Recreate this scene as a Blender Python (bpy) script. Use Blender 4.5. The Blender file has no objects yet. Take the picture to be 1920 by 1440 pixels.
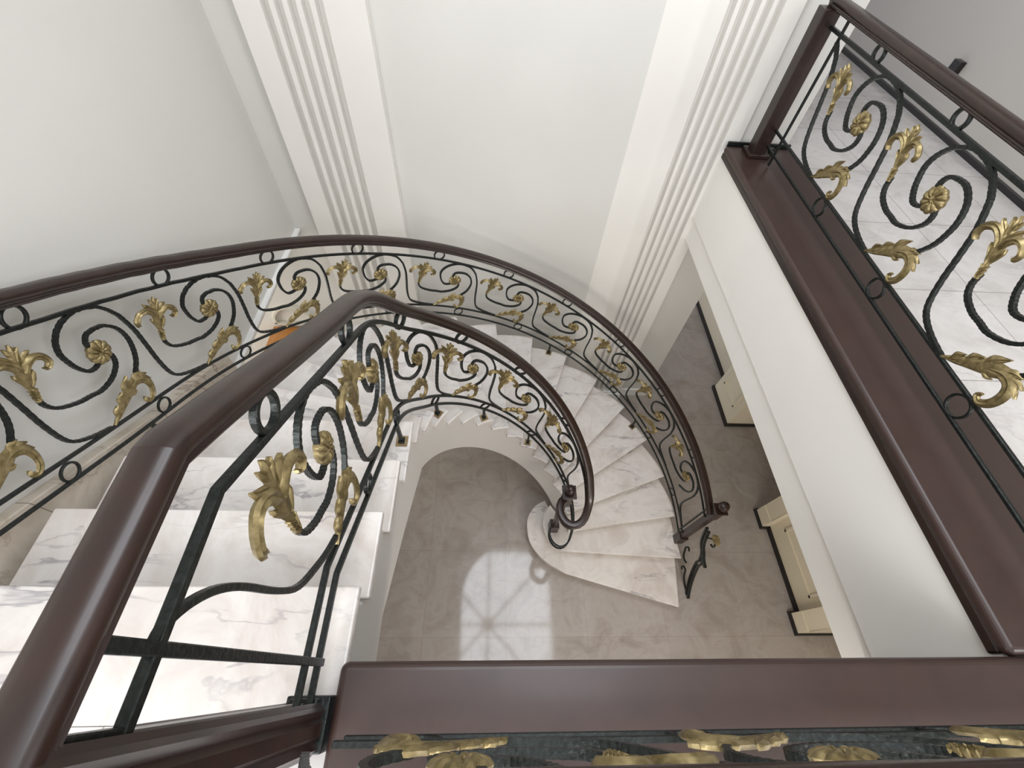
import bpy, bmesh, math, random
from math import sin, cos, pi, sqrt, atan2
from mathutils import Vector, Matrix

random.seed(7)
scene = bpy.context.scene
COL = scene.collection

# ------------------------------------------------------------------ camera
cd = bpy.data.cameras.new('camera')
cam = bpy.data.objects.new('camera', cd)
COL.objects.link(cam)
cd.sensor_width = 36.0
cd.lens = 800.467 / 1920 * 36.0
cd.clip_start = 0.02
RW = ((0.998, -0.008, 0.056), (0.025, -0.826, -0.563), (0.050, 0.564, -0.825))   # image right, image down, forward
r_, d_, f_ = (Vector(v).normalized() for v in RW)
r_ = (r_ - f_ * r_.dot(f_)).normalized()
d_ = f_.cross(r_).normalized()
M = Matrix((r_, -d_, -f_)).transposed().to_4x4()
M.translation = Vector((-0.207, -1.104, 4.793))
cam.matrix_world = M
scene.camera = cam

# ------------------------------------------------------------------ light and exposure
scene.view_settings.view_transform = 'Standard'
scene.view_settings.look = 'None'
scene.view_settings.gamma = 1.0
scene.view_settings.use_curve_mapping = False
scene.view_settings.exposure = 0.12

world = bpy.data.worlds.new('world')
scene.world = world
world.use_nodes = True
bg = world.node_tree.nodes['Background']
bg.inputs[0].default_value = (0.86, 0.9, 1.0, 1)
bg.inputs[1].default_value = 1.0


def area(name, loc, target, sx, sy, power, color):
    ld = bpy.data.lights.new(name, 'AREA')
    ld.shape = 'RECTANGLE'
    ld.size, ld.size_y = sx, sy
    ld.energy = power
    ld.color = color
    o = bpy.data.objects.new(name, ld)
    COL.objects.link(o)
    o.location = loc
    o.rotation_euler = (Vector(target) - Vector(loc)).to_track_quat('-Z', 'Y').to_euler()
    return o


area('daylight_skylight', (-0.15, .45, 7.6), (0.15, .35, 0), 3.0, 3.8, 235, (0.90, 0.94, 1.0))
area('fill_left', (-1.86, -3.0, 5.2), (1.6, .3, 3.0), 1.6, 1.6, 85, (0.97, 0.98, 1.0))  # unseen fill added on the left to brighten the beam face
area('fill_right', (3.24, -2.9, 5.2), (-1.9, .2, 4.2), 1.6, 1.6, 75, (0.99, 0.98, 0.97))  # added fill from the upper hall side, lifts the left wall
area('fill_lower_hall', (1.5, -2.0, 2.64), (1.5, -.1, .3), 1.0, .5, 46, (1.0, 0.93, 0.84))  # no fixture here: warm fill added for the lower treads and floor
area('fill_rear', (0.2, -5.15, 5.0), (0.2, 0, 4.6), 3.2, 2.2, 30, (1.0, 0.97, 0.92))  # general frontal fill added behind the camera for the back wall
area('fill_lower_front', (0.9, -5.15, 1.4), (1.2, 0, 0.9), 1.9, 2.2, 48, (1.0, 0.94, 0.86))  # fill added out of view at ground level to brighten the lower stair
area('fill_side_room', (-3.75, 1.4, 1.5), (-1.9, 1.3, 1.2), 1.4, 1.4, 26, (1.0, 0.95, 0.88))  # invented source inside the side room, added so it is not dark

# ------------------------------------------------------------------ materials


def nodes_of(name):
    m = bpy.data.materials.new(name)
    m.use_nodes = True
    nt = m.node_tree
    return m, nt, nt.nodes['Principled BSDF']


def N(nt, typ, **kw):
    n = nt.nodes.new(typ)
    for k, v in kw.items():
        if k in n.inputs:
            n.inputs[k].default_value = v
        else:
            setattr(n, k, v)
    return n


def ramp(nt, fac, stops):
    r = nt.nodes.new('ShaderNodeValToRGB')
    while len(r.color_ramp.elements) < len(stops):
        r.color_ramp.elements.new(0.5)
    for e, (p, c) in zip(r.color_ramp.elements, stops):
        e.position = p
        e.color = (*c, 1) if len(c) == 3 else c
    nt.links.new(fac, r.inputs[0])
    return r.outputs[0]


def bump(nt, h, strength, dist, bsdf):
    b = N(nt, 'ShaderNodeBump', Strength=strength, Distance=dist)
    nt.links.new(h, b.inputs['Height'])
    nt.links.new(b.outputs[0], bsdf.inputs['Normal'])


def coords(nt, scale=(1, 1, 1), rot=(0, 0, 0)):
    g = nt.nodes.new('ShaderNodeNewGeometry')
    mp = N(nt, 'ShaderNodeMapping', Scale=scale, Rotation=rot)
    nt.links.new(g.outputs['Position'], mp.inputs[0])
    return mp.outputs[0]


def paint(name, col, rough=0.6):
    m, nt, b = nodes_of(name)
    c = coords(nt)
    n = N(nt, 'ShaderNodeTexNoise', Scale=1.4, Detail=3.0)
    nt.links.new(c, n.inputs[0])
    k = tuple(x * 0.965 for x in col)
    o = ramp(nt, n.outputs[0], [(0.35, k), (0.7, col)])
    nt.links.new(o, b.inputs['Base Color'])
    b.inputs['Roughness'].default_value = rough
    n2 = N(nt, 'ShaderNodeTexNoise', Scale=160.0, Detail=2.0)
    nt.links.new(c, n2.inputs[0])
    bump(nt, n2.outputs[0], 0.08, 0.002, b)
    return m


def marble(name, base, light, vein, rough, vein_amt=1.0, tile=None, joint=(0.3, 0.25, 0.2), rot=(0, 0, 0.5)):
    m, nt, b = nodes_of(name)
    c = coords(nt, rot=rot)
    n1 = N(nt, 'ShaderNodeTexNoise', Scale=3.2, Detail=6.0, Roughness=0.62, Distortion=0.9)
    nt.links.new(c, n1.inputs[0])
    col = ramp(nt, n1.outputs[0], [(0.3, base), (0.55, light), (0.8, base)])
    cs = coords(nt, scale=(1.2, 3.6, 2.2), rot=rot)
    n2 = N(nt, 'ShaderNodeTexNoise', Scale=1.3, Detail=5.0, Roughness=0.55, Distortion=0.5)
    nt.links.new(cs, n2.inputs[0])
    v = ramp(nt, n2.outputs[0], [(0.47, (0, 0, 0)), (0.497, (vein_amt,) * 3), (0.508, (0, 0, 0))])
    n3 = N(nt, 'ShaderNodeTexNoise', Scale=2.3, Detail=3.0)
    nt.links.new(c, n3.inputs[0])
    g = ramp(nt, n3.outputs[0], [(0.42, (0, 0, 0)), (0.62, (1, 1, 1))])
    mul = N(nt, 'ShaderNodeMath', operation='MULTIPLY')
    nt.links.new(v, mul.inputs[0])
    nt.links.new(g, mul.inputs[1])
    mx = N(nt, 'ShaderNodeMix', data_type='RGBA')
    mx.inputs[7].default_value = (*vein, 1)
    nt.links.new(mul.outputs[0], mx.inputs[0])
    nt.links.new(col, mx.inputs[6])
    out = mx.outputs[2]
    if tile:
        ct = coords(nt)
        bt = N(nt, 'ShaderNodeTexBrick', Scale=1.0)
        bt.offset = 0.0
        bt.inputs['Color1'].default_value = (1, 1, 1, 1)
        bt.inputs['Color2'].default_value = (0.9, 0.89, 0.88, 1)
        bt.inputs['Mortar'].default_value = (*joint, 1)
        bt.inputs['Mortar Size'].default_value = 0.0022
        bt.inputs['Brick Width'].default_value = tile
        bt.inputs['Row Height'].default_value = tile
        nt.links.new(ct, bt.inputs[0])
        m2 = N(nt, 'ShaderNodeMix', data_type='RGBA', blend_type='MULTIPLY')
        m2.inputs[0].default_value = 0.75
        nt.links.new(out, m2.inputs[6])
        nt.links.new(bt.outputs[0], m2.inputs[7])
        out = m2.outputs[2]
    nt.links.new(out, b.inputs['Base Color'])
    b.inputs['Roughness'].default_value = rough
    return m


def wood(name, dark, light, rough=0.24, coat=0.5):
    m, nt, b = nodes_of(name)
    tc = nt.nodes.new('ShaderNodeTexCoord')
    mp = N(nt, 'ShaderNodeMapping', Scale=(3, 3, 9))
    nt.links.new(tc.outputs['Object'], mp.inputs[0])
    n = N(nt, 'ShaderNodeTexNoise', Scale=3.0, Detail=6.0, Roughness=0.6, Distortion=0.6)
    nt.links.new(mp.outputs[0], n.inputs[0])
    o = ramp(nt, n.outputs[0], [(0.3, dark), (0.75, light)])
    nt.links.new(o, b.inputs['Base Color'])
    b.inputs['Roughness'].default_value = rough
    b.inputs['Coat Weight'].default_value = coat
    b.inputs['Coat Roughness'].default_value = 0.12
    return m


def metal(name, col, metallic, rough, scale, strength, col2=None):
    m, nt, b = nodes_of(name)
    tc = nt.nodes.new('ShaderNodeTexCoord')
    n = N(nt, 'ShaderNodeTexNoise', Scale=scale, Detail=3.0)
    nt.links.new(tc.outputs['Object'], n.inputs[0])
    o = ramp(nt, n.outputs[0], [(0.35, col), (0.65, col2 or col)])
    nt.links.new(o, b.inputs['Base Color'])
    b.inputs['Metallic'].default_value = metallic
    b.inputs['Roughness'].default_value = rough
    bump(nt, n.outputs[0], strength, 0.003, b)
    return m


MAT = dict(
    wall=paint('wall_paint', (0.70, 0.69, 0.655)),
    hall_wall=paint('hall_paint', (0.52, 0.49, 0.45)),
    cream=paint('cream_paint', (0.83, 0.79, 0.72), 0.5),
    pier=paint('pier_paint', (0.83, 0.805, 0.76), 0.5),
    beam=paint('beam_paint', (0.93, 0.905, 0.86), 0.45),
    ceiling=paint('ceiling_paint', (0.85, 0.84, 0.8)),
    stringer=paint('stringer_paint', (0.64, 0.625, 0.60), 0.5),
    skirting_white=paint('white_gloss_paint', (0.88, 0.88, 0.87), 0.3),
    cabinet=paint('cream_lacquer', (0.76, 0.68, 0.52), 0.35),
    marble=marble('pale_veined_marble', (0.56, 0.50, 0.46), (0.70, 0.665, 0.635), (0.30, 0.28, 0.30), 0.22, 0.85),
    marble_tan=marble('tan_marble', (0.5, 0.43, 0.34), (0.68, 0.61, 0.52), (0.3, 0.22, 0.16), 0.25, 0.9, tile=0.58),
    floor_low=marble('polished_taupe_marble', (0.30, 0.262, 0.235), (0.40, 0.362, 0.335), (0.24, 0.17, 0.13), 0.07, 0.25, tile=0.8, joint=(0.72, 0.68, 0.64)),
    floor_up=marble('pale_grey_marble', (0.55, 0.52, 0.5), (0.7, 0.675, 0.66), (0.42, 0.4, 0.42), 0.12, 0.6, tile=0.6),
    wood=wood('dark_mahogany', (0.011, 0.0042, 0.0028), (0.026, 0.0095, 0.006), 0.36, 0.15),
    wood_flat=wood('dark_mahogany_kerb', (0.034, 0.018, 0.0145), (0.044, 0.022, 0.017), 0.42, 0.1),
    iron=metal('hammered_black_iron', (0.012, 0.014, 0.013), 0.55, 0.38, 90, 0.55, (0.022, 0.027, 0.025)),
    gold=metal('antique_gold_leaf', (0.19, 0.145, 0.062), 0.7, 0.38, 50, 0.35, (0.34, 0.27, 0.135)),
    brass=metal('dull_brass', (0.3, 0.22, 0.12), 0.8, 0.35, 60, 0.2, (0.38, 0.28, 0.15)),
    black=paint('black_stone', (0.012, 0.01, 0.01), 0.3),
    orange=wood('orange_varnished_wood', (0.38, 0.15, 0.03), (0.52, 0.23, 0.06), 0.35, 0.3),
    pale_wood=paint('pale_painted_wood', (0.62, 0.6, 0.52), 0.4),
)

# ------------------------------------------------------------------ mesh helpers


def mesh_obj(name, verts, faces, mat, parent=None, smooth=False, bevel=0.0, seg=2, angle=40):
    me = bpy.data.meshes.new(name)
    me.from_pydata([tuple(v) for v in verts], [], faces)
    bm = bmesh.new()
    bm.from_mesh(me)
    bmesh.ops.remove_doubles(bm, verts=bm.verts, dist=1e-6)
    bmesh.ops.recalc_face_normals(bm, faces=bm.faces)
    bm.to_mesh(me)
    bm.free()
    me.materials.append(MAT[mat] if isinstance(mat, str) else mat)
    o = bpy.data.objects.new(name, me)
    COL.objects.link(o)
    if parent is not None:
        o.parent = parent
    if bevel:
        b = o.modifiers.new('bevel', 'BEVEL')
        b.width = bevel
        b.segments = seg
        b.limit_method = 'ANGLE'
        b.angle_limit = math.radians(40)
    if smooth:
        for p in me.polygons:
            p.use_smooth = True
        try:
            me.set_sharp_from_angle(angle=math.radians(angle))
        except Exception:
            pass
    return o


class MB:
    def __init__(s):
        s.v, s.f = [], []

    def add(s, v, f):
        k = len(s.v)
        s.v += [Vector(p) for p in v]
        s.f += [tuple(i + k for i in q) for q in f]
        return s

    def box(s, x0, x1, y0, y1, z0, z1):
        v = [(x, y, z) for z in (z0, z1) for y in (y0, y1) for x in (x0, x1)]
        return s.add(v, [(0, 2, 3, 1), (4, 5, 7, 6), (0, 1, 5, 4), (2, 6, 7, 3), (0, 4, 6, 2), (1, 3, 7, 5)])

    def prism(s, poly, z0, z1):
        n = len(poly)
        v = [(x, y, z0) for x, y in poly] + [(x, y, z1) for x, y in poly]
        f = [tuple(range(n))[::-1], tuple(range(n, 2 * n))]
        f += [(i, (i + 1) % n, n + (i + 1) % n, n + i) for i in range(n)]
        return s.add(v, f)

    def sweep(s, pts, nrm, prof, closed=False, scales=None, up=None):
        """prof: list of (a, b): a along normal, b along tangent x normal."""
        pts = [Vector(p) for p in pts]
        n, m = len(pts), len(prof)
        vs = []
        for i, p in enumerate(pts):
            if closed:
                t = pts[(i + 1) % n] - pts[(i - 1) % n]
            else:
                t = pts[min(i + 1, n - 1)] - pts[max(i - 1, 0)]
            t.normalize()
            a = Vector(nrm[i] if isinstance(nrm, list) else nrm)
            a = (a - t * a.dot(t)).normalized()
            b = t.cross(a)
            k = scales[i] if scales else 1.0
            vs += [p + a * (q[0] * k) + b * (q[1] * k) for q in prof]
        f = []
        for i in range(n if closed else n - 1):
            j = (i + 1) % n
            f += [(i * m + q, i * m + (q + 1) % m, j * m + (q + 1) % m, j * m + q) for q in range(m)]
        if not closed:
            f += [tuple(range(m))[::-1], tuple(range((n - 1) * m, n * m))]
        return s.add(vs, f)

    def lathe(s, prof, c=(0, 0, 0), seg=20):
        vs = []
        for r, z in prof:
            vs += [(c[0] + r * cos(2 * pi * i / seg), c[1] + r * sin(2 * pi * i / seg), c[2] + z) for i in range(seg)]
        f = []
        for k in range(len(prof) - 1):
            f += [(k * seg + i, k * seg + (i + 1) % seg, (k + 1) * seg + (i + 1) % seg, (k + 1) * seg + i) for i in range(seg)]
        f += [tuple(range(seg))[::-1], tuple(range((len(prof) - 1) * seg, len(prof) * seg))]
        return s.add(vs, f)

    def build(s, name, mat, parent=None, **kw):
        return mesh_obj(name, s.v, s.f, mat, parent, **kw)


def rect(w, h):
    return [(-w / 2, -h / 2), (w / 2, -h / 2), (w / 2, h / 2), (-w / 2, h / 2)]


def thing(name, label, cat, loc=(0, 0, 0), group=None):
    o = bpy.data.objects.new(name, None)
    COL.objects.link(o)
    o.location = loc
    o.empty_display_size = 0.1
    o['label'] = label
    o['category'] = cat
    if group:
        o['group'] = group
    return o


def tag(o, label, cat, group=None):
    o['label'] = label
    o['category'] = cat
    if group:
        o['group'] = group
    return o


def struct(o, label=None, cat=None):
    o['kind'] = 'structure'
    if label:
        o['label'] = label
    if cat:
        o['category'] = cat
    return o


def catmull(pts, sub=6):
    P = [Vector(p) for p in pts]
    P = [P[0] * 2 - P[1]] + P + [P[-1] * 2 - P[-2]]
    out = []
    for i in range(1, len(P) - 2):
        a, b, c, d = P[i - 1], P[i], P[i + 1], P[i + 2]
        for k in range(sub):
            t = k / sub
            out.append(0.5 * ((2 * b) + (c - a) * t + (2 * a - 5 * b + 4 * c - d) * t * t + (3 * b - a - 3 * c + d) * t ** 3))
    out.append(P[-2])
    return out


# ------------------------------------------------------------------ stair geometry
H = 0.165
G = 0.289
NL = 20                       # landing is nosing 20
ZL = NL * H                   # 3.30
OX, OY = -0.046, -0.05


def smooth(x, a, b):
    t = min(1, max(0, (x - a) / (b - a)))
    return t * t * (3 - 2 * t)


def IN(p, r=0.608):
    if p <= 17:
        a = 2.493 + 0.214 * (p - 14)
        return Vector((r * cos(a), r * sin(a)))
    return Vector((-r, -G * (p - 17)))


def OUT(p, r=1.815):
    r -= 0.05 * smooth(p, 13.5, 17)
    if p <= 17.117:
        a = 0.796 + 0.211 * (p - 6)
        v = Vector((OX + r * cos(a), OY + r * sin(a)))
        if p > 17:
            v.y = -G * (p - 17)
        return v
    return Vector((OX - r, -G * (p - 17)))


def seg(fn, a, b, n=8, **k):
    return [fn(a + (b - a) * i / n, **k) for i in range(n + 1)]


OV = 0.12    # nosing overhang in step parameter

stair = thing('staircase', 'curved staircase of pale veined marble treads winding down to the ground floor', 'staircase', (0, 0, 0))


def cat2(pts, sub=5):
    return [Vector((p.x, p.y)) for p in catmull([(x, y, 0) for x, y in pts], sub)]


S1 = cat2([(0.60, -0.253), (0.389, -0.126), (0.256, 0.032), (0.222, 0.20), (0.24, 0.33), (0.32, 0.44), (0.43, 0.505)])
S2 = cat2([(0.62, -0.075), (0.552, -0.062), (0.457, -0.012), (0.395, 0.09), (0.375, 0.20), (0.40, 0.31), (0.46, 0.40)])


def tread_poly(n):
    if n == 1:
        return [Vector((1.708, -0.559))] + S1 + [IN(3.5, 0.62), IN(2.5, 0.75)] + [OUT(2 + OV)]
    if n == 2:
        return [OUT(2)] + S2 + [IN(4.2, 0.62), IN(3 + OV, 0.66), OUT(3 + OV)]
    b = n + 1 + OV if n < NL - 1 else n + 1.05
    return [OUT(n)] + [IN(n)] + seg(IN, n, b, 6)[1:] + seg(OUT, b, n, 3)[:-1]


TOPS = []
for n in range(1, NL):
    z = n * H
    mb = MB()
    poly = [tuple(p) for p in tread_poly(n)]
    mb.prism(poly, z - 0.034, z)
    mb.build('tread', 'marble', stair, bevel=0.007, seg=3)
    # riser under the front edge
    mb = MB()
    if n == 1:
        line = [Vector((1.67, -0.53))] + [p * 0.0 + Vector((p.x + 0.03 * (0.6 - p.x) / 0.4 + 0.0, p.y + 0.028)) for p in S1]
        line = [Vector((1.69, -0.525)), Vector((0.62, -0.228))] + [p + (Vector((0.5, 0.22)) - p).normalized() * 0.028 for p in S1[3:]]
    elif n == 2:
        line = [OUT(2 + OV * .8, 1.79)] + [p + (Vector((0.56, 0.2)) - p).normalized() * 0.028 for p in S2]
    else:
        line = [OUT(n + OV * .8, 1.79), IN(n + OV * (0.8 if n > 16 else 1.3), 0.635)]
    v, f = [], []
    m = len(line)
    for k, p in enumerate(line):
        t = (line[min(k + 1, m - 1)] - line[max(k - 1, 0)]).normalized()
        q = p + Vector((t.y, -t.x)) * 0.018
        v += [(p.x, p.y, z - H), (p.x, p.y, z - 0.034), (q.x, q.y, z - 0.034), (q.x, q.y, z - H)]
    for k in range(m - 1):
        a = 4 * k
        f += [(a + j, a + (j + 1) % 4, a + 4 + (j + 1) % 4, a + 4 + j) for j in range(4)]
    f += [(0, 1, 2, 3), (4 * m - 4, 4 * m - 3, 4 * m - 2, 4 * m - 1)]
    mb.add(v, f)
    mb.build('riser', 'marble', stair)

mb = MB()
mb.prism([(-1.80, -.867), (-.602, -.867), (-.602, -1.208), (-1.80, -1.208)], ZL - .034, ZL)
mb.build('tread', 'marble', stair, bevel=0.007, seg=3)
# landing riser
mb = MB()
a, b = OUT(20.1, 1.79), IN(20.1, 0.635)
mb.prism([(a.x, a.y), (b.x, b.y), (b.x, b.y - 0.02), (a.x, a.y - 0.02)], ZL - H, ZL - 0.03)
mb.build('riser', 'marble', stair)

# plastered body of the flight: sawtooth top under treads, smooth soffit
v, f = [], []
ps = []
p = 2.6
while p < 20.75:
    ps.append(p)
    p += 0.1
for k, p in enumerate(ps):
    base = min(NL, math.floor(p - OV + 1e-6))
    q_ = min(p, 20.1)
    top = max(0.02, base * H - 0.034)
    dep = 0.63 - 0.05 * smooth(p, 16, 19)
    bi = max(0.0, q_ * H - dep)
    bo = max(0.0, q_ * H - dep + 0.12)
    bi = min(bi, top - 0.02)
    bo = min(bo, top - 0.02)
    a, b = IN(p, 0.636), OUT(p, 1.785)
    v += [(a.x, a.y, top), (a.x, a.y, bi), (b.x, b.y, bo), (b.x, b.y, top)]
for k in range(len(ps) - 1):
    a = 4 * k
    f += [(a + j, a + (j + 1) % 4, a + 4 + (j + 1) % 4, a + 4 + j) for j in range(4)]
f += [(0, 1, 2, 3), (4 * len(ps) - 4, 4 * len(ps) - 3, 4 * len(ps) - 2, 4 * len(ps) - 1)]
mesh_obj('stringer', v, f, 'stringer', stair, smooth=True, angle=30)

# ------------------------------------------------------------------ rails


class Rail:
    """horizontal plan path with a nosing height; (s, t, d) -> world"""

    def __init__(s, pts):
        s.p = [Vector(q) for q in pts]          # x, y, z of the nosing line
        s.s = [0.0]
        for a, b in zip(s.p, s.p[1:]):
            s.s.append(s.s[-1] + (b.xy - a.xy).length)
        s.L = s.s[-1]

    def loc(s, x):
        x = min(max(x, 0.0), s.L)
        lo, hi = 0, len(s.s) - 1
        while hi - lo > 1:
            m = (lo + hi) // 2
            if s.s[m] <= x:
                lo = m
            else:
                hi = m
        k = (x - s.s[lo]) / max(1e-9, s.s[hi] - s.s[lo])
        return s.p[lo].lerp(s.p[hi], k), lo

    def tan(s, x):
        e = 0.02
        a, _ = s.loc(x - e)
        b, _ = s.loc(x + e)
        t = Vector((b.x - a.x, b.y - a.y, 0))
        return t.normalized(), (b.z - a.z) / max(1e-9, (b.xy - a.xy).length)

    def nor(s, x):
        t, _ = s.tan(x)
        return Vector((t.y, -t.x, 0))           # towards the well centre side

    def at(s, x, t, d=0.0):
        p, _ = s.loc(x)
        return Vector((p.x, p.y, p.z + t)) + s.nor(x) * d

    def path(s, a, b, off, step=0.03, d=0.0):
        n = max(2, int(abs(b - a) / step))
        xs = [a + (b - a) * i / n for i in range(n + 1)]
        xs = sorted(set([round(x, 5) for x in xs] + [round(q, 5) for q in s.s if a < q < b and s.sharp(q)]))
        return [s.at(x, off(x) if callable(off) else off, d) for x in xs], [s.nor(x) for x in xs]

    def sharp(s, q):
        return False


# wrought motif, measured on the flat landing panel.  u: along the rail relative to the upper
# ring, t: height above the lower rail in a 0.535 high panel
SC_S = [(.178, .320), (.145, .287), (.10, .278), (.065, .304), (.040, .34), (.020, .397), (.035, .453), (.080, .50), (.154, .530), (.247, .523),
        (.300, .50), (.343, .466), (.362, .446), (.410, .367), (.445, .272), (.477, .174), (.518, .086), (.564, .045),
        (.640, .020), (.735, .006)]
SC_2 = [(-.088, .285), (-.078, .238), (-.046, .203), (.012, .183), (.060, .181), (.112, .180), (.180, .207), (.222, .252), (.226, .295), (.205, .325)]
SC_3 = [(.158, .350), (.139, .385), (.150, .418), (.183, .433), (.241, .435), (.296, .403), (.328, .349), (.336, .289), (.325, .222), (.279, .143)]
FLOWER = (.175, .336)


def lobe(mb, pts, w, th, z0=0.0, m=6, ridge=True):
    """leaf blade along 2D curve pts with half widths w (list over length) and thickness th; 2D coords with depth"""
    c = catmull([(x, y, 0) for x, y in pts], 4)
    n = len(c)
    vs = []
    w = [q * 1.22 for q in w]
    for i, p in enumerate(c):
        t = (c[min(i + 1, n - 1)] - c[max(i - 1, 0)]).normalized()
        b = Vector((-t.y, t.x, 0))
        k = i / (n - 1) * (len(w) - 1)
        j = min(int(k), len(w) - 2)
        ww = w[j] + (w[j + 1] - w[j]) * (k - j)
        tt = th * (0.45 + 0.55 * min(1.0, ww / max(w)))
        lift = z0 * sin(pi * min(1, i / (n - 1)))
        ring = [(-1, 0.15), (-.62, .8), (-.2, .55), (.2, 1.05), (.62, .7), (1, 0.1), (.5, -.5), (-.5, -.5)]
        for a, h in ring:
            q = p + b * (a * ww)
            vs.append((q.x, q.y, h * tt + lift))
    m = 8
    f = []
    for i in range(n - 1):
        f += [(i * m + q, i * m + (q + 1) % m, (i + 1) * m + (q + 1) % m, (i + 1) * m + q) for q in range(m)]
    f += [tuple(range(m))[::-1], tuple(range((n - 1) * m, n * m))]
    mb.add(vs, f)


def fleur_mesh():
    mb = MB()
    # local frame: base at origin, y up along the stem, then placed between base and tip
    lobe(mb, [(0, .035), (-.004, .075), (0, .12), (0, .16)], [.007, .017, .022, .012], .011)
    lobe(mb, [(0, .12), (-.003, .165), (.003, .20), (0, .228)], [.012, .018, .013, .002], .010)
    lobe(mb, [(0, .16), (.012, .195), (.022, .212)], [.008, .009, .002], .009)
    lobe(mb, [(0, .16), (-.012, .198), (-.02, .218)], [.008, .009, .002], .009)
    lobe(mb, [(0, .125), (-.022, .165), (-.045, .188), (-.052, .202)], [.009, .012, .009, .002], .009)
    lobe(mb, [(0, .125), (.022, .160), (.040, .180), (.052, .187)], [.009, .012, .009, .002], .009)
    lobe(mb, [(-.004, .11), (-.022, .148), (-.055, .168), (-.092, .156), (-.108, .125), (-.101, .100)],
         [.012, .015, .014, .012, .012, .009], .014, .006)
    lobe(mb, [(.004, .11), (.020, .140), (.048, .158), (.078, .148), (.092, .120), (.080, .098), (.070, .102)],
         [.012, .014, .013, .012, .011, .009, .003], .014, .006)
    lobe(mb, [(-.006, .06), (-.018, .085), (-.030, .104), (-.034, .118)], [.007, .009, .007, .001], .009)
    lobe(mb, [(.006, .055), (.018, .078), (.028, .098), (.030, .116)], [.007, .009, .007, .001], .009)
    for k, yy in enumerate((-.004, .012, .028)):
        w = .010 + .002 * k
        lobe(mb, [(-w, yy + .012), (0, yy), (w, yy + .012)], [.002, .009, .002], .012)
        lobe(mb, [(0, yy - .01), (0, yy + .018)], [.008, .008], .010)
    return [tuple(p) for p in mb.v], mb.f


def place_fleur(vf, a, b, kw):
    a, b = Vector(a), Vector(b)
    ax = (b - a).normalized()
    L = (b - a).length / .243
    rx = Vector((ax.y, -ax.x))
    rx = (rx + Vector((1, 0)) * .35).normalized()
    out = []
    for x, y, z in vf[0]:
        q = a + rx * (x * L * kw) + ax * (y * L)
        out.append((q.x, q.y, z))
    return out, vf[1]


def leaf_mesh():
    mb = MB()
    lobe(mb, [(.082, .008), (.130, .045), (.180, .085), (.235, .125), (.280, .150)], [.003, .014, .020, .026, .018], .011)
    for (x, y, mx, my, tx, ty, w) in ((.120, .036, .118, .060, .136, .082, .010), (.160, .070, .160, .100, .184, .126, .012),
                                      (.208, .106, .212, .146, .242, .184, .015), (.262, .140, .285, .165, .318, .176, .011),
                                      (.285, .142, .315, .153, .346, .150, .011), (.305, .130, .334, .130, .358, .116, .010)):
        lobe(mb, [(x, y), (mx, my), (tx, ty)], [w, w * 1.15, .0025], .010)
    lobe(mb, [(.225, .115), (.275, .140), (.315, .132), (.336, .095), (.334, .050), (.310, .022), (.286, .030), (.290, .046)],
         [.010, .018, .018, .016, .014, .012, .010, .005], .012, .006)
    lobe(mb, [(.210, .100), (.240, .090), (.262, .098)], [.005, .008, .002], .008)
    return [tuple(p) for p in mb.v], mb.f


def rosette_mesh():
    vs, f = [], []
    R, nr, na = .056, 8, 80
    vs.append((0, 0, .014))
    for i in range(1, nr + 1):
        r = R * i / nr
        for j in range(na):
            a = 2 * pi * j / na
            pet = abs(sin(5 * a + (1.3 * r / R))) ** .7
            rr = r * (1 - (0.10 if i >= nr - 1 else 0.03 * i / nr) * (1 - pet))
            z = .004 + .011 * sin(pi * min(1, (i / nr) ** 1.1 * .85 + .1)) * (.15 + .85 * pet) - (.004 if i == 2 else 0) + (.003 if i == 1 else 0)
            if i == nr:
                z = 0.0 + .002 * pet
            vs.append((rr * cos(a), rr * sin(a), z))
    for j in range(na):
        f.append((0, 1 + j, 1 + (j + 1) % na))
    for i in range(nr - 1):
        b0, b1 = 1 + i * na, 1 + (i + 1) * na
        f += [(b0 + j, b1 + j, b1 + (j + 1) % na, b0 + (j + 1) % na) for j in range(na)]
    k = len(vs)
    for j in range(na):
        q = vs[1 + (nr - 1) * na + j]
        vs.append((q[0] * .9, q[1] * .9, -.012))
    b0 = 1 + (nr - 1) * na
    f += [(b0 + j, k + j, k + (j + 1) % na, b0 + (j + 1) % na) for j in range(na)]
    f.append(tuple(range(k, k + na))[::-1])
    return [(x + FLOWER[0], y + FLOWER[1], z) for x, y, z in vs], f


FLEUR, LEAF, ROSE = fleur_mesh(), leaf_mesh(), rosette_mesh()


def ring(parent, R, x, t, rad, w=.014, d=.016):
    c = R.at(x, t)
    tn, _ = R.tan(x)
    up = Vector((0, 0, 1))
    pts = [c + tn * (rad * cos(2 * pi * i / 24)) + up * (rad * sin(2 * pi * i / 24)) for i in range(24)]
    mb = MB()
    mb.sweep(pts, R.nor(x), rect(d, w), closed=True)
    mb.build('ring', 'iron', parent, bevel=.002, seg=1)


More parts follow.
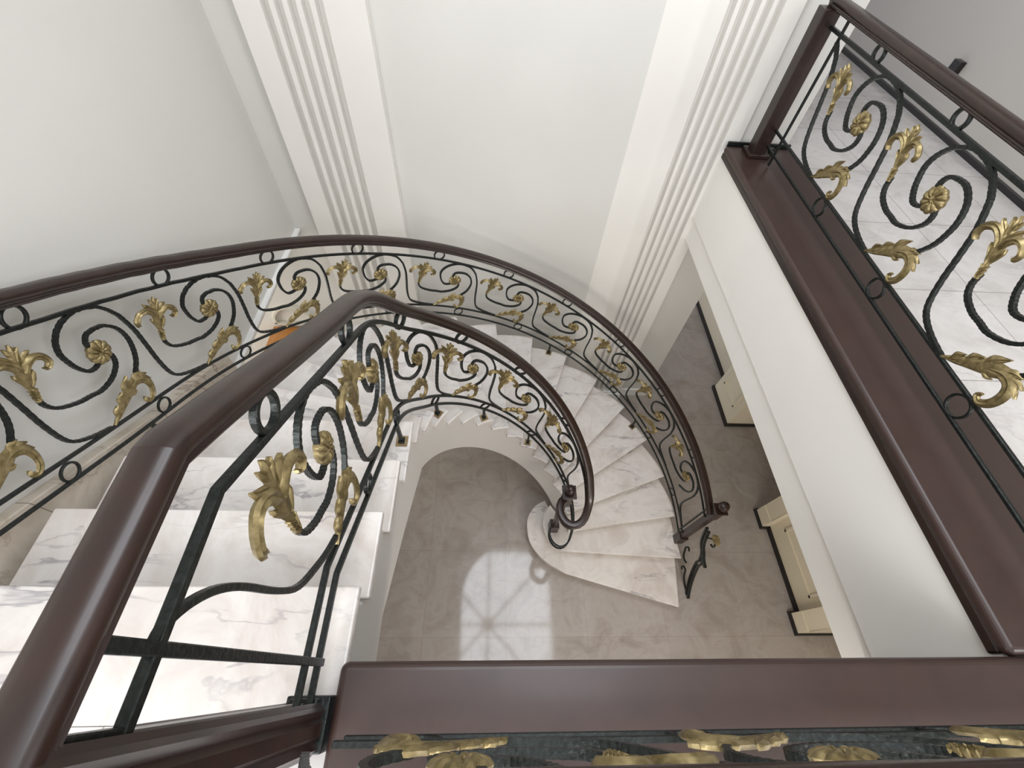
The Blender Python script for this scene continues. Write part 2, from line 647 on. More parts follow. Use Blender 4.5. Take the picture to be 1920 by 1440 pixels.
def wrought_unit(parent, R, s0, P, lo, hi, kap, smin, smax, parts='S23FLR', w=.013, hs=None, dS=0.0, kw=1.0, fl=((-.088, .278), (-.160, .492))):
    """lo/hi: functions of s giving the lower and upper rail height"""
    k = P / .65

    def MAPF(u, t, d=0.0):
        s = s0 + u * k + kap * (t - .45) * (hs or 1.0)
        a, b = lo(s), hi(s)
        return s, R.at(s, a + (b - a) * t / .535, d)

    def bar(pts):
        c = catmull([(x, y, 0) for x, y in pts], 9)
        P3, Nn = [], []
        for q in c:
            s, p = MAPF(q.x, q.y)
            if s < smin or s > smax:
                continue
            P3.append(p)
            Nn.append(R.nor(s))
        if len(P3) < 4:
            return
        mb = MB()
        mb.sweep(P3, Nn, rect(w * 1.18, w * 1.04), scales=[1.0 if i % 3 else .90 for i in range(len(P3))])
        mb.build('scroll', 'iron', parent)

    if 'S' in parts:
        bar([(x + dS * smooth(x, .12, .45) * (1 - smooth(x, .56, .735)), y) for x, y in SC_S])
    if '2' in parts:
        bar([(x + (fl[0][0] + .088) * (1 - smooth(x, -.10, .10)), y) for x, y in SC_2])
    if '3' in parts:
        bar(SC_3)
    for key, nm, (vs, fs) in (('F', 'fleur_ornament', place_fleur(FLEUR, *fl, kw)), ('L', 'acanthus_leaf', LEAF), ('R', 'rosette', ROSE)):
        if key not in parts:
            continue
        ss = [MAPF(v[0], v[1])[0] for v in vs]
        if min(ss) < smin - .02 or max(ss) > smax + .02:
            continue
        both = []
        out = [MAPF(v[0], v[1], v[2] + (.004 if v[2] > 0 else 0))[1] for v in vs]
        mesh_obj(nm, out, fs, 'gold', parent, smooth=True, angle=50)


_half = [(.028, 0), (.032, .006), (.029, .012), (.035, .017), (.032, .024), (.040, .031), (.045, .041), (.046, .053), (.042, .065),
         (.033, .0725), (.015, .0765)]
PROFILE = [(-.028, 0)] + _half + [(-x, y) for x, y in _half[::-1][:-1]]


def handrail(parent, R, a, b, off, k=1.0, mat='wood', extra=None, name='handrail', step=.035, d=0.0):
    pts, nn = R.path(a, b, off, step, d)
    # normal axis a (side) and b = t x a ; want b up
    mb = MB()
    prof = [(x * k, y * k) for x, y in PROFILE]
    t0 = (pts[1] - pts[0]).normalized()
    if t0.cross(nn[0]).z < 0:
        prof = [(x, -y) for x, y in prof]
    mb.sweep(pts, nn, prof)
    if extra is not None:
        # mitred joint: two lengths of rail that share the joint ring
        m = len(prof)
        k = min(range(len(pts)), key=lambda i: abs(pts[i].y - extra) + (9 if i == 0 else 0))
        fa = [q for q in mb.f if max(q) < (k + 1) * m and len(q) == 4] + [tuple(range(m))]
        fb = [q for q in mb.f if min(q) >= k * m and len(q) == 4]
        mesh_obj(name, mb.v[:(k + 1) * m], fa, mat, parent, smooth=True, angle=35)
        o = mesh_obj(name, mb.v[k * m:], [tuple(i - k * m for i in q) for q in fb], mat, parent, smooth=True, angle=35)
        return o
    return mb.build(name, mat, parent, smooth=True, angle=35)


def iron_bar(parent, R, a, b, off, name, w=.016, d=.016, step=.03):
    pts, nn = R.path(a, b, off, step)
    mb = MB()
    mb.sweep(pts, nn, rect(d, w))
    return mb.build(name, 'iron', parent, bevel=.002, seg=1)


def upright(parent, p, z0, z1, w=.018, name='upright_bar'):
    mb = MB()
    mb.box(p.x - w / 2, p.x + w / 2, p.y - w / 2, p.y + w / 2, z0, z1)
    return mb.build(name, 'iron', parent, bevel=.002, seg=1)


def foot(parent, R, s, off, ztop, nx=0.0):
    p = R.at(s, off)
    t, _ = R.tan(s)
    ang = atan2(t.y, t.x)
    e = bpy.data.objects.new('foot', None)
    mb = MB()
    cs, sn = cos(ang), sin(ang)

    def rb(h, z0, z1):
        pts = [(-h, -h), (h, -h), (h, h), (-h, h)]
        mb.prism([(p.x + x * cs - y * sn, p.y + x * sn + y * cs) for x, y in pts], z0, z1)
    rb(.009, ztop + .004, p.z)
    rb(.016, ztop + .006, ztop + .02)
    o = mb.build('foot_bracket', 'iron', parent, bevel=.0015, seg=1)
    mb = MB()
    rb(.029, ztop, ztop + .007)
    mb.build('brass_plate', 'brass', o, bevel=.002, seg=1)


# ---- inner rail of the stair
def nos_in(s):      # s measured from y=0 along the descending direction
    if s < 0:
        y = s
        z = H * (17 - y / G)
        z = min(z, H * (17 + .85 / G))
        return Vector((-.65, y, z))
    n = 17 - s / .1391
    a = 2.493 + .214 * (n - 14)
    return Vector((.65 * cos(a), .65 * sin(a), H * n))


S_END = .1391 * (17 - 4.1)
ptsI = []
ptsI = [nos_in(-1.20), nos_in(-1.1), nos_in(-1.0), nos_in(-.92), nos_in(-.85)]
s = -.82
while s < S_END:
    ptsI.append(nos_in(s))
    s += .02
vol = catmull([tuple(nos_in(S_END - .04)), tuple(nos_in(S_END)), (.628, .12, .535), (.612, .03, .475), (.575, -.05, .435), (.515, -.085, .415),
               (.455, -.065, .41), (.415, -.01, .41), (.405, .055, .41), (.42, .10, .41), (.45, .128, .41)], 5)[6:]
ptsI += vol


def relax(P, lo, hi, it, keep=None):
    P = [Vector(q) for q in P]
    for _ in range(it):
        Q = [q.copy() for q in P]
        for i in range(max(1, lo), min(len(P) - 1, hi)):
            Q[i] = P[i] * .5 + (P[i - 1] + P[i + 1]) * .25
        P = Q
    return P


i0 = min(range(len(ptsI)), key=lambda i: abs(ptsI[i][1]) + abs(ptsI[i][0] + .65))
ptsI = relax(ptsI, i0 - 8, i0 + 16, 40)
RI = Rail(ptsI)
S0 = 1.20     # s offset: rail s = S0 + local s
RI.sharp = lambda q: abs(q - .35) < 1e-4
SB = RI.L

inner = thing('stair_railing', 'wrought iron stair railing with gold leaves along the inner curve, ending in a volute newel', 'railing', (-.65, 0, 2.8))


def inv(o):
    return


def sh(x):
    return smooth(-(x - S0), -.28, .14)


def i_b1(x): return .045 + .065 * sh(x) + (.02 * smooth(x, SB - .55, SB - .3))
def i_b2(x): return .140 + .065 * sh(x)
def i_tb(x): return .745 + .055 * sh(x)


def lvl(x, z, base):   # keep level parts level where the path itself is level
    return base


ZCAP = {'b1': 3.43, 'b2': 3.54, 'tb': 4.115, 'hr': 4.165}


def capped(fn, z):
    def g(x):
        p, _ = RI.loc(x)
        return min(fn(x), z - p.z)
    return g


B1, B2, TB = capped(i_b1, 3.43), capped(i_b2, 3.54), capped(i_tb, 4.12)
HR = capped(lambda x: i_tb(x) + .084 + .022 * smooth(S0 - x, .3, .85), 4.40)
parent_fix = inner
iron_bar(inner, RI, .03, SB - .02, B1, 'lower_rail')
iron_bar(inner, RI, .03, SB - .02, B2, 'lower_rail')
iron_bar(inner, RI, .03, SB - .16, TB, 'upper_rail', .018, .018)
handrail(inner, RI, 0.0, SB, HR, .72, extra=-.85, d=-.007)
T_in = [-.67, -.235, .20, .612, 1.02, 1.43]
cs = catmull([(-.65, y, z) for y, z in ((-1.069, 4.10), (-1.04, 4.09), (-1.008, 4.05), (-.982, 3.99), (-.966, 3.91), (-.952, 3.77), (-.926, 3.66),
                                         (-.857, 3.565), (-.81, 3.515), (-.76, 3.475))], 4)
mb = MB()
mb.sweep(cs, Vector((1, 0, 0)), rect(.015, .014))
mb.build('scroll', 'iron', inner, bevel=.002, seg=1)
for i, x in enumerate(T_in):
    P = (T_in[i + 1] - x) if i + 1 < len(T_in) else .41
    wrought_unit(inner, RI, S0 + x, P, B2, TB, .38, 0, SB - .10, kw=1.4, fl=((-.115, .262), (-.165, .52)))
    ring(inner, RI, S0 + x, TB(S0 + x) + .052, .040)
    bx_ = S0 + x + .155
    ring(inner, RI, bx_, (B1(bx_) + B2(bx_)) / 2, .034, .011, .014)
ring(inner, RI, S0 + 1.82, TB(S0 + 1.82) + .052, .040)
for n in (17.4, 14.45, 11.55, 8.66):
    x = S0 + ((17 - n) * .1391 if n < 17 else -(n - 17) * G)
    foot(inner, RI, x, B1(x), math.floor(n) * H)
upright(inner, RI.at(S0 - 1.071, 0), 3.375, 4.245, .019)
upright(inner, Vector((-.65, -1.162, 0)), 4.10, 4.245, .018)

# newel at the end of the volute
NX, NY = .470, .150
nw = MB()
nw.box(NX - .045, NX + .045, NY - .045, NY + .045, .332, .50)
nw.lathe([(.034, .50), (.042, .515), (.028, .54), (.024, .60), (.034, .72), (.040, .80), (.030, .92), (.024, 1.05), (.034, 1.10), (.034, 1.13)], (NX, NY, 0))
nw.box(NX - .038, NX + .038, NY - .038, NY + .038, 1.13, 1.37)
nw.box(NX - .058, NX + .058, NY - .058, NY + .058, 1.37, 1.392)
nw.lathe([(.02, 1.392), (.024, 1.40), (.040, 1.42), (.044, 1.44), (.036, 1.465), (.016, 1.48)], (NX, NY, 0))
nw.build('newel_post', 'wood', inner, smooth=True, bevel=.003, angle=40)

# ---- outer rail of the stair


def nos_out(n, r=1.78):
    if n <= 17.117:
        a = .796 + .211 * (n - 6)
        rr = r
        return Vector((OX + rr * cos(a), OY + rr * sin(a), H * n))
    return Vector((OX - r, -G * (n - 17.0) - .02, min(H * n, ZL)))


ptsO = []
n = 21.2
while n > 2.42:
    ptsO.append(nos_out(n))
    n -= .1
ptsO = relax(ptsO, 22, 66, 40)
RO = Rail(ptsO)
N2S = [(21.2 - .1 * i, RO.s[i]) for i in range(len(ptsO))]


def so(n):
    i = min(max((21.2 - n) / .1, 0), len(RO.s) - 1.001)
    k = int(i)
    return RO.s[k] + (RO.s[k + 1] - RO.s[k]) * (i - k)


outer = thing('stair_railing', 'long wrought iron stair railing with gold leaves sweeping along the outer side of the stair', 'railing', (0, 1.73, 1.6))


def up(x):
    n = N_of(x)
    return .085 * smooth(n, 14.3, 17.6)


def N_of(x):
    i = 0
    while i < len(RO.s) - 1 and RO.s[i] < x:
        i += 1
    return 21.2 - .1 * i


o1, o2, o3 = (lambda x: .052), (lambda x: .142 + .2 * up(x)), (lambda x: .662 + up(x))
iron_bar(outer, RO, .0, RO.L, .052, 'lower_rail', .014, .014, .05)
iron_bar(outer, RO, .0, RO.L, o2, 'lower_rail', .014, .014, .05)
iron_bar(outer, RO, .0, RO.L, o3, 'upper_rail', .015, .015, .05)
handrail(outer, RO, 0, RO.L, lambda x: .745 + up(x), .74, step=.05)
T_out = [20.3, 18.77, 17.28, 15.8, 14.36, 12.85, 11.27, 9.75, 8.30, 6.79, 5.35, 3.84]
for i, n in enumerate(T_out):
    a = so(n)
    P = (so(T_out[i + 1]) - a) if i + 1 < len(T_out) else .56
    if i < len(T_out) - 1:
        wrought_unit(outer, RO, a, P, o2, o3, .40, 0, RO.L, dS=-.035, kw=1.12, fl=((-.140, .275), (-.132, .505)))
    else:
        wrought_unit(outer, RO, a, P, o2, o3, .40, 0, RO.L - .01, 'S23FR', dS=-.035, kw=1.12, fl=((-.140, .275), (-.132, .505)))
    ring(outer, RO, a, .7035 + up(a), .040, .010, .014)
    b = so(n - .32)
    ring(outer, RO, b, .097, .037, .009, .012)
upright(outer, RO.at(RO.L - .045, 0), H * 2.9, H * 2.6 + .74, .014)
for n in (17.3, 14.4, 11.46, 8.5, 5.53):
    foot(outer, RO, so(n), .052, math.floor(n) * H)

OXN, OYN = 1.765, .045
nw = MB()
nw.box(OXN - .042, OXN + .042, OYN - .042, OYN + .042, .332, .50)
pf = [(.034, .50), (.030, .53), (.028, .60), (.033, .85), (.030, 1.05), (.034, 1.12)]
nw.box(OXN - .030, OXN + .030, OYN - .030, OYN + .030, .50, 1.13)
nw.box(OXN - .038, OXN + .038, OYN - .038, OYN + .038, 1.13, 1.30)
nw.box(OXN - .052, OXN + .052, OYN - .052, OYN + .052, 1.30, 1.318)
nw.lathe([(.018, 1.318), (.022, 1.326), (.040, 1.35), (.045, 1.375), (.037, 1.405), (.014, 1.42)], (OXN, OYN, 0))
nw.build('newel_post', 'wood', outer, smooth=True, bevel=.003, angle=40)

# ---- wrought bracket in front of the outer newel, down to the floor
brk = thing('scroll_bracket', 'small ornate wrought iron scroll with a gold flower beside the foot of the stair', 'bracket', (1.877, -.40, 0))
A0 = Vector((1.80, .02))
DV = (Vector((1.877, -.40)) - A0).normalized()


def bp(a, z):
    q = A0 + DV * a
    return Vector((q.x, q.y, z))


NV = Vector((-DV.y, DV.x, 0))


def brk_bar(name, pts, w=.018, d=.028, parent=None):
    c = catmull([tuple(bp(a, z)) for a, z in pts], 5)
    mb = MB()
    mb.sweep(c, NV, rect(d, w))
    return mb.build(name, 'iron', parent or brk, bevel=.002, seg=1)


def unl(pts):
    return [(a - .0, z + 0) for a, z in pts]


for dx in (-.018, .018):
    brk_bar('frame_bar', [(.04 + dx, .93), (.085 + dx, .80), (.13 + dx, .72), (.20 + dx, .655), (.245 + dx, .56), (.25 + dx, .48), (.30 + dx, .33),
                          (.375 + dx, .16), (.45 + dx, .03), (.47 + dx, .012)])
brk_bar('diamond_boss', [(.20, .66), (.255, .62), (.305, .60)], .03, .026)
brk_bar('lower_scroll', [(.47, .012), (.42, .03), (.36, .05), (.30, .09), (.265, .15), (.24, .19), (.205, .175), (.205, .13), (.225, .12)], .012, .016)
brk_bar('upper_scroll', [(.19, .27), (.16, .25), (.12, .27), (.09, .33), (.065, .40), (.085, .44), (.11, .42)], .012, .016)
brk_bar('top_scroll', [(.085, .80), (.11, .90), (.14, .95), (.18, .93), (.185, .885), (.155, .87)], .012, .016)
for i in range(4):
    a = .28 + .05 * i
    z = .38 - .11 * i
    brk_bar('cross_bar', [(a - .02, z), (a + .0, z + .01), (a + .02, z)], .008, .012)
vs, fs = ROSE
out = []
for x, y, z in vs:
    x, y = x - FLOWER[0], y - FLOWER[1]
    q = bp(.15 + x * .9, .99 + y * .9)
    out.append(q - NV * (z + .004))
mesh_obj('flower', out, fs, 'gold', brk, smooth=True, angle=50)

# ---- landing rails
ZK = 3.352


def flat_rail(pts):
    P = []
    for a, b in zip(pts, pts[1:]):
        a, b = Vector(a), Vector(b)
        k = max(1, int((b - a).length / .1))
        P += [a.lerp(b, i / k) for i in range(k)]
    return Rail([(q.x, q.y, 0) for q in P + [Vector(pts[-1])]])


RX = 1.60
NYR = -1.229


def landing_panel(root, R, T, P, a, b, zb=(3.43, 3.53, 4.065, 4.13), kh=1.0, first=None):
    iron_bar(root, R, a, b, zb[0], 'lower_rail', .015, .015, .3)
    iron_bar(root, R, a, b, zb[1], 'lower_rail', .015, .015, .3)
    iron_bar(root, R, a, b, zb[2], 'upper_rail', .018, .018, .3)
    handrail(root, R, a if first is None else 0.0, b, zb[3], kh, step=.3)
    for x in T:
        if first is not None and x < .1:
            wrought_unit(root, R, x, P, lambda s: zb[1], lambda s: zb[2], 0.0, first, b, 'S', w=.015)
            continue
        wrought_unit(root, R, x, P, lambda s: zb[1], lambda s: zb[2], 0.0, a, b, w=.015)
        if a < x < b:
            ring(root, R, x, (zb[2] + zb[3]) / 2 + .003, .036)
        if a < x + .283 < b:
            ring(root, R, x + .283, (zb[0] + zb[1]) / 2, .046, .010, .014)


# right landing rail: s grows towards the camera
RR = Rail([(RX, 1.90 - 3.14 * i / 20, 0) for i in range(21)])
right = thing('landing_railing', 'upper landing railing at right with large gold leaves, set on a dark wood kerb', 'railing', (RX, .3, ZK))
# a ring sits at y=1.326 and y=.672
T_r = [1.90 - 1.326 + .65 * i for i in range(-1, 5)]
landing_panel(right, RR, T_r, .65, .08, 3.13, kh=.72, first=.21)
upright(right, Vector((RX + .005, 1.69, 0)), 3.36, 4.135, .014)

nw = MB()
nw.box(1.520, 1.615, 1.80, 1.89, ZK, 4.137)
nw.box(1.495, 1.640, 1.78, 1.91, ZK, ZK + .03)
nw.build('newel_post', 'wood', right, bevel=.006, seg=2)
upright(right, Vector((1.665, 1.84, 0)), ZK, ZK + .05, .03, name='kerb_clamp')

# near landing rail: s grows towards -x
RN = Rail([(RX - 2.16 * i / 20, NYR, 0) for i in range(21)])
near = thing('landing_railing', 'landing railing seen from above along the bottom edge, gold leaves beside a wide wood kerb', 'railing', (.4, NYR, ZK))
T_n = [RX - (-.39 + .324 + .65 * i) for i in range(3, -1, -1)]
landing_panel(near, RN, T_n, .65, .06, 2.14, kh=.92)

# corner newel at the top of the stair
post = MB()
px, py = -.675, -1.215
pr = [(-.036, -.036), (-.030, -.043), (-.018, -.036), (-.010, -.043), (.010, -.043), (.018, -.036), (.030, -.043), (.036, -.036),
      (.043, -.030), (.036, -.018), (.043, -.010), (.043, .010), (.036, .018), (.043, .030), (.036, .036),
      (.030, .043), (.018, .036), (.010, .043), (-.010, .043), (-.018, .036), (-.030, .043), (-.036, .036),
      (-.043, .030), (-.036, .018), (-.043, .010), (-.043, -.010), (-.036, -.018), (-.043, -.030)]
post.prism([(px + x * 1.3, py + y * 1.3) for x, y in pr], ZK, 4.235)
pst = post.build('newel_post', 'wood')
tag(pst, 'dark moulded corner post at the top of the stair, bottom left', 'post')
bs = MB()
bs.box(px - .050, px + .064, py - .05, py + .070, ZK - .05, ZK + .008)
bs.box(px - .03, px + .04, py + .045, py + .065, ZK + .008, ZK + .04)
bs.build('iron_shoe', 'iron', pst, bevel=.004)

# ------------------------------------------------------------------ kerbs


def kerb(name, x0, x1, y0, y1, label):
    mb = MB()
    mb.box(x0, x1, y0, y1, ZK - .05, ZK)
    o = mb.build(name, 'wood_flat', None, bevel=.022, seg=5)
    tag(o, label, 'kerb')
    return o


k1 = kerb('wooden_kerb', -.605, 1.86, -1.46, -1.068, 'wide dark wood kerb running across the bottom of the photo under the landing railing')
mb = MB().box(-.595, 1.42, -1.095, -1.073, ZK - .085, ZK - .045)
mb.build('edge_bead', 'wood', k1, bevel=.008, seg=3)
k2 = kerb('wooden_kerb', 1.39, 1.86, -1.066, 1.95, 'long dark wood kerb on the beam at right, running towards the fluted pier')
mb = MB().box(1.396, 1.42, -1.06, 1.95, ZK - .085, ZK - .045)
mb.build('edge_bead', 'wood', k2, bevel=.008, seg=3)

MB().box(1.41, 1.86, 1.952, 1.968, ZK - .02, ZK + .022).build('end_plate', 'iron', k2, bevel=.002)

# ------------------------------------------------------------------ room shell
YB = 2.06
ZC = 6.5


def sbox(name, mat, x0, x1, y0, y1, z0, z1, **kw):
    o = MB().box(x0, x1, y0, y1, z0, z1).build(name, mat, None, **kw)
    return struct(o)


fl = sbox('floor', 'floor_low', -4.0, 6.2, -5.3, 6.3, -.1, 0)
# upper landing slabs (behind the near kerb, and right of the well)
mb = MB()
mb.box(-1.9, 4.2, -5.3, -1.208, 2.7, ZL)
mb.box(-.60, 4.2, -1.208, -1.10, 2.7, ZL)
mb.box(1.45, 4.2, -1.10, 6.2, 2.78, ZL)
ul = struct(mb.build('floor', 'floor_up'))
sbox('trim_beam', 'beam', 1.41, 1.426, -1.10, 2.0, 2.765, ZK - .05)
sbox('trim_beam', 'beam', 1.428, 1.60, -1.10, 2.0, 2.56, 2.765)
sbox('ceiling_hall', 'ceiling', 1.60, 3.9, -5.3, 6.2, 2.6, 2.7)
sbox('trim_beam', 'beam', -.57, 1.42, -1.115, -1.10, 2.765, ZK - .05)

# back wall (continues left under the side wall), ends at x=1.90
sbox('wall_back', 'wall', -4.0, 1.90, YB, YB + .16, 0, ZC)
# left wall with an opening below the ledge
mb = MB()
mb.box(-2.05, -1.9, -5.3, -3.8, 0, ZC)
mb.box(-2.05, -1.9, -3.8, -2.2, 0, 4.4)
mb.box(-2.05, -1.9, -3.8, -2.2, 6.0, ZC)
mb.box(-2.05, -1.9, -2.2, .60, 0, ZC)
mb.box(-2.05, -1.9, .60, YB, 2.44, ZC)
struct(mb.build('wall_left', 'wall'))
sbox('trim_ledge', 'skirting_white', -1.93, -1.862, .56, YB - .005, 2.425, 2.445, bevel=.003)
sbox('trim_casing', 'cream', -2.05, -1.90, .56, YB, 2.36, 2.425)
sbox('wall_side_room', 'wall', -4.0, -3.9, -.6, YB, 0, 2.6)
sbox('wall_side_room_front', 'wall', -4.0, -2.05, -.7, -.6, 0, 2.6)
sbox('ceiling_side_room', 'ceiling', -4.0, -2.05, -.7, YB, 2.6, 2.7)
sbox('baseboard_side_room', 'skirting_white', -3.9, -1.7, YB - .02, YB, 0, .14)

# upper hall beyond the right railing
mb = MB()
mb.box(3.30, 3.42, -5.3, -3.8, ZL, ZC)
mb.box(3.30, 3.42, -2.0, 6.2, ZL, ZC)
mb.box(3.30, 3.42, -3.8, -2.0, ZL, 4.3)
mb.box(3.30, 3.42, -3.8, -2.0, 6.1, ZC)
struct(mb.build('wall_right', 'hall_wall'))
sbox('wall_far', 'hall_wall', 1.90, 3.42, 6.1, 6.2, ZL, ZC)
sbox('baseboard_right', 'black', 3.27, 3.30, -5.3, 6.1, ZL, ZL + .035)
sbox('wall_rear', 'wall', -2.05, 6.2, -5.4, -5.3, 2.6, 3.9)
mb = MB()
mb.box(-2.05, -1.5, -5.4, -5.3, 3.9, 6.2)
mb.box(1.9, 3.42, -5.4, -5.3, 3.9, 6.2)
mb.box(-2.05, 3.42, -5.4, -5.3, 6.2, ZC)
struct(mb.build('wall_rear_upper', 'wall'))
mb = MB()
mb.box(-2.05, -.1, -5.4, -5.3, 0, 2.6)
mb.box(1.9, 6.2, -5.4, -5.3, 0, 2.6)
struct(mb.build('wall_rear_lower', 'wall'))
# ceiling with the skylight opening
SX0, SX1, SY0, SY1 = -.80, 1.35, -1.9, 1.50
r1, r2 = .75, .45
hole = [(SX0, SY0), (SX1, SY0), (SX1, SY1 - r2)]
hole += [(SX1 - r2 + r2 * cos(a), SY1 - r2 + r2 * sin(a)) for a in [pi / 2 * i / 8 for i in range(1, 8)]]
hole += [(SX1 - r2, SY1), (SX0 + r1, SY1)]
hole += [(SX0 + r1 + r1 * cos(a), SY1 - r1 + r1 * sin(a)) for a in [pi / 2 + pi / 2 * i / 8 for i in range(1, 8)]]
hole += [(SX0, SY1 - r1)]
cx_, cy_ = (SX0 + SX1) / 2, (SY0 + SY1) / 2


def outer_pt(x, y):
    dx, dy = x - cx_, y - cy_
    k = min((4.3 / abs(dx)) if dx else 1e9, (9.0 / abs(dy)) if dy else 1e9)
    return (cx_ + dx * k, cy_ + dy * k)


n = len(hole)
op = [outer_pt(*q) for q in hole]
v = [(x, y, ZC) for x, y in hole] + [(x, y, ZC) for x, y in op] + [(x, y, ZC + .25) for x, y in hole] + [(x, y, ZC + .25) for x, y in op]
f = []
for i in range(n):
    j = (i + 1) % n
    f += [(i, j, n + j, n + i), (2 * n + i, 3 * n + i, 3 * n + j, 2 * n + j), (i, 2 * n + i, 2 * n + j, j), (n + i, n + j, 3 * n + j, 3 * n + i)]
struct(mesh_obj('ceiling', v, f, 'ceiling'))
mb = MB()
c0 = (-.13, -.12)
for k in range(8):
    a = pi / 4 * k
    L = 3.2
    q = (c0[0] + L * cos(a), c0[1] + L * sin(a))
    # clip to the skylight rectangle
    dx, dy = cos(a), sin(a)
    ts = []
    if dx > 1e-6: ts.append((SX1 - c0[0]) / dx)
    if dx < -1e-6: ts.append((SX0 - c0[0]) / dx)
    if dy > 1e-6: ts.append((SY1 - c0[1]) / dy)
    if dy < -1e-6: ts.append((SY0 - c0[1]) / dy)
    L = min(ts)
    mb.sweep([(c0[0], c0[1], ZC + .2), (c0[0] + dx * L, c0[1] + dy * L, ZC + .2)], Vector((0, 0, 1)), rect(.05, .055))
mb.lathe([(.13, ZC + .17), (.13, ZC + .22)], (c0[0], c0[1], 0), 24)
struct(mb.build('window_skylight', 'ceiling'))

# ------------------------------------------------------------------ fluted piers


def pier(x0, x1, f0, f1, label, z0=0.0, soft=False):
    """plan profile extruded: backing panel with five raised ribs"""
    yb, yf = YB, YB - .075
    P = [(x0, yb), (x0, yf)]
    if soft:
        P = [(x0 - .06 + .24 * i / 12, yb - (yb - yf) * smooth(i, 0, 12) - .0005 * i) for i in range(13)]
        P[-1] = (P[-1][0], yf)
        P = [(x0 - .06, yb + .01)] + P
    nf = 5
    w = (f1 - f0) / (nf - .15)
    for i in range(nf):
        a = f0 + i * w
        g = w * .56
        P += [(a, yf), (a + .003, yf + .052), (a + g, yf + .052), (a + g + .004, yf)]
    P += [(x1, yf), (x1, yb + (.01 if soft else 0))]
    o = MB().prism([(x, y) for x, y in P], z0 + .0, ZC).build('fluted_pier', 'pier', None, smooth=True, angle=28)
    tag(o, label, 'pilaster')
    return o


pl_ = pier(-1.685, -.955, -1.535, -1.17, 'cream fluted pier on the back wall, near the left corner')
pr_ = pier(.80, 1.50, 1.07, 1.40, 'cream fluted pier where the back wall meets the upper landing beam', soft=True)
for q, a, b in ((pl_, -1.70, -.94), (pr_, .785, 1.515)):
    mb = MB()
    mb.box(a, b, YB - .105, YB, 0, .14)
    mb.box(a + .012, b - .012, YB - .09, YB, .14, .165)
    mb.build('plinth', 'skirting_white', q, bevel=.004)
sbox('baseboard_back', 'skirting_white', 1.515, 1.90, YB - .025, YB, 0, .13)
sbox('baseboard_back', 'skirting_white', -.94, .785, YB - .025, YB, 0, .13)

# marble skirting beside the straight flight on the left wall
v, f = [], []
ys = [-1.4, -1.15, -.9, -.6, -.3, 0, .2, .4, .56]
for y in ys:
    z = min(ZL, H * (17 - y / G)) if y < 0 else H * (17 - y / .375)
    for x, dz in ((-1.9, -.5), (-1.852, -.5), (-1.852, .055), (-1.9, .055)):
        v.append((x, y, z + dz))
for i in range(len(ys) - 1):
    a = 4 * i
    f += [(a + j, a + (j + 1) % 4, a + 4 + (j + 1) % 4, a + 4 + j) for j in range(4)]
f += [(0, 1, 2, 3), (len(v) - 4, len(v) - 3, len(v) - 2, len(v) - 1)]
struct(mesh_obj('trim_stair_skirting', v, f, 'marble_tan', bevel=.004))

# ------------------------------------------------------------------ lower hall at right
mb = MB()
mb.box(3.10, 3.5, 2.20, 6.2, 0, 2.6)
mb.box(3.9, 4.0, -5.3, 6.2, 0, 2.6)
struct(mb.build('wall_hall', 'cabinet'))
sbox('baseboard_hall', 'black', 3.07, 3.10, 2.20, 6.2, 0, .05)


def panelled_unit(name, label, segs, back):
    """segs: (x front, y0, y1); cream panelled joinery with a black plinth line"""
    root = thing(name, label, 'wall panelling', (segs[0][0], (segs[0][1] + segs[-1][2]) / 2, 0))
    for (x, y0, y1) in segs:
        w = y1 - y0
        ox, oy = root.location.x, root.location.y
        mb = MB()
        mb.box(x - ox, back - ox, y0 - oy, y1 - oy, .05, 2.56)
        if w < .35:
            mb.box(x - .012 - ox, x - ox, y0 + .0 - oy, y1 - oy, .05, .22)
            mb.build('side_post', 'cabinet', root, bevel=.004)
        else:
            mb.build('body', 'cabinet', root, bevel=.003)
            mb = MB()
            for (za, zb_) in ((.28, 1.05), (1.15, 2.4)):
                a, b = y0 + .10 - oy, y1 - .10 - oy
                t = .03
                mb.box(x - .014 - ox, x - ox + .001, a, b, za, za + t)
                mb.box(x - .014 - ox, x - ox + .001, a, b, zb_ - t, zb_)
                mb.box(x - .014 - ox, x - ox + .001, a, a + t, za, zb_)
                mb.box(x - .014 - ox, x - ox + .001, b - t, b, za, zb_)
            mb.build('panel_moulding', 'cabinet', root, bevel=.003)
        mb = MB()
        mb.box(x - .022 - ox, back - ox, y0 - .018 - oy, y1 + .018 - oy, 0, .05)
        mb.build('plinth', 'black', root)
    return root


panelled_unit('wall_panelling', 'cream panelled door surround with black plinth in the lower hall, nearer the camera',
              [(2.92, .27, .46), (3.00, -.60, .27), (2.92, -.78, -.60)], 3.45)
panelled_unit('wall_panelling', 'short cream pier with black plinth in the lower hall, beyond the wood rail end',
              [(2.90, 1.60, 2.19)], 3.45)

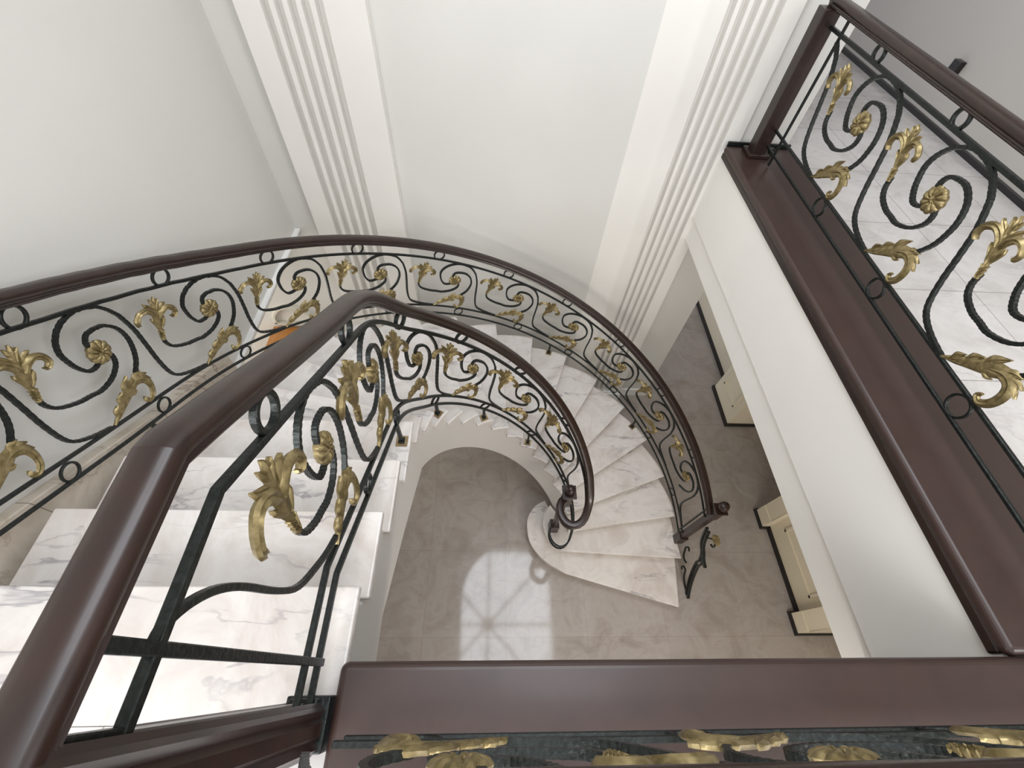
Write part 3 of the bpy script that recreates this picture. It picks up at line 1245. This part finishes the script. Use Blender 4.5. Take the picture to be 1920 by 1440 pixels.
# little dark fitting on the upper hall wall
o = MB().box(3.25, 3.30, 2.66, 2.74, 3.62, 3.70).build('wall_fitting', 'black', None, bevel=.004)
tag(o, 'small black square fitting on the upper hall wall above the right handrail', 'wall fitting')

# ------------------------------------------------------------------ side room, glimpsed below the left corner
cb = thing('wooden_cabinet', 'small orange-brown wooden cabinet glimpsed between the railings below the left corner', 'cabinet', (-2.37, 1.86, .06))
MB().prism([(-.20, -.17), (.14, -.17), (.20, -.11), (.20, .18), (-.20, .18)], 1.10, 1.13).build('top', 'orange', cb, bevel=.006)
MB().prism([(-.17, -.14), (.12, -.14), (.17, -.09), (.17, .17), (-.17, .17)], .16, 1.10).build('body', 'orange', cb, bevel=.004)
for z0, z1 in ((.22, .60), (.64, 1.04)):
    dr = MB().box(-.14, .10, -.155, -.14, z0, z1).build('door', 'orange', cb, bevel=.004)
    MB().lathe([(.006, 0), (.012, .006), (.012, .014), (.004, .02)], (.07, -.17, (z0 + z1) / 2), 10).build('knob', 'brass', dr)
for sx in (-.14, .14):
    for sy in (-.10, .14):
        MB().sweep([(sx, sy, .16), (sx * 1.05, sy * 1.05, -.06)], Vector((1, 0, 0)), rect(.035, .035)).build('leg', 'orange', cb, bevel=.003)
ar = catmull([(-2.52, YB - .02, 1.25), (-2.50, YB - .02, 1.36), (-2.42, YB - .02, 1.46), (-2.30, YB - .02, 1.50), (-2.18, YB - .02, 1.46),
              (-2.10, YB - .02, 1.36), (-2.08, YB - .02, 1.25)], 5)
mb = MB()
mb.sweep(ar, Vector((0, 1, 0)), [(-.02, -.018), (.02, -.018), (.02, .018), (-.012, .018), (-.02, .006)])
mb.sweep([(-2.53, YB - .02, 1.25), (-2.07, YB - .02, 1.25)], Vector((0, 1, 0)), rect(.04, .03))
o = mb.build('arched_frame', 'pale_wood', None, smooth=True)
tag(o, 'pale arched moulding on the wall just above the orange cabinet', 'frame')

# keep children in place: things whose Empty is not at the origin carry world-space meshes
for root in (inner, outer, brk, right, near):
    loc = root.location.copy()
    for c in root.children:
        c.data.transform(Matrix.Translation(-loc))
        for g in c.children:
            g.data.transform(Matrix.Translation(-loc))
for o in (brk,):
    pass
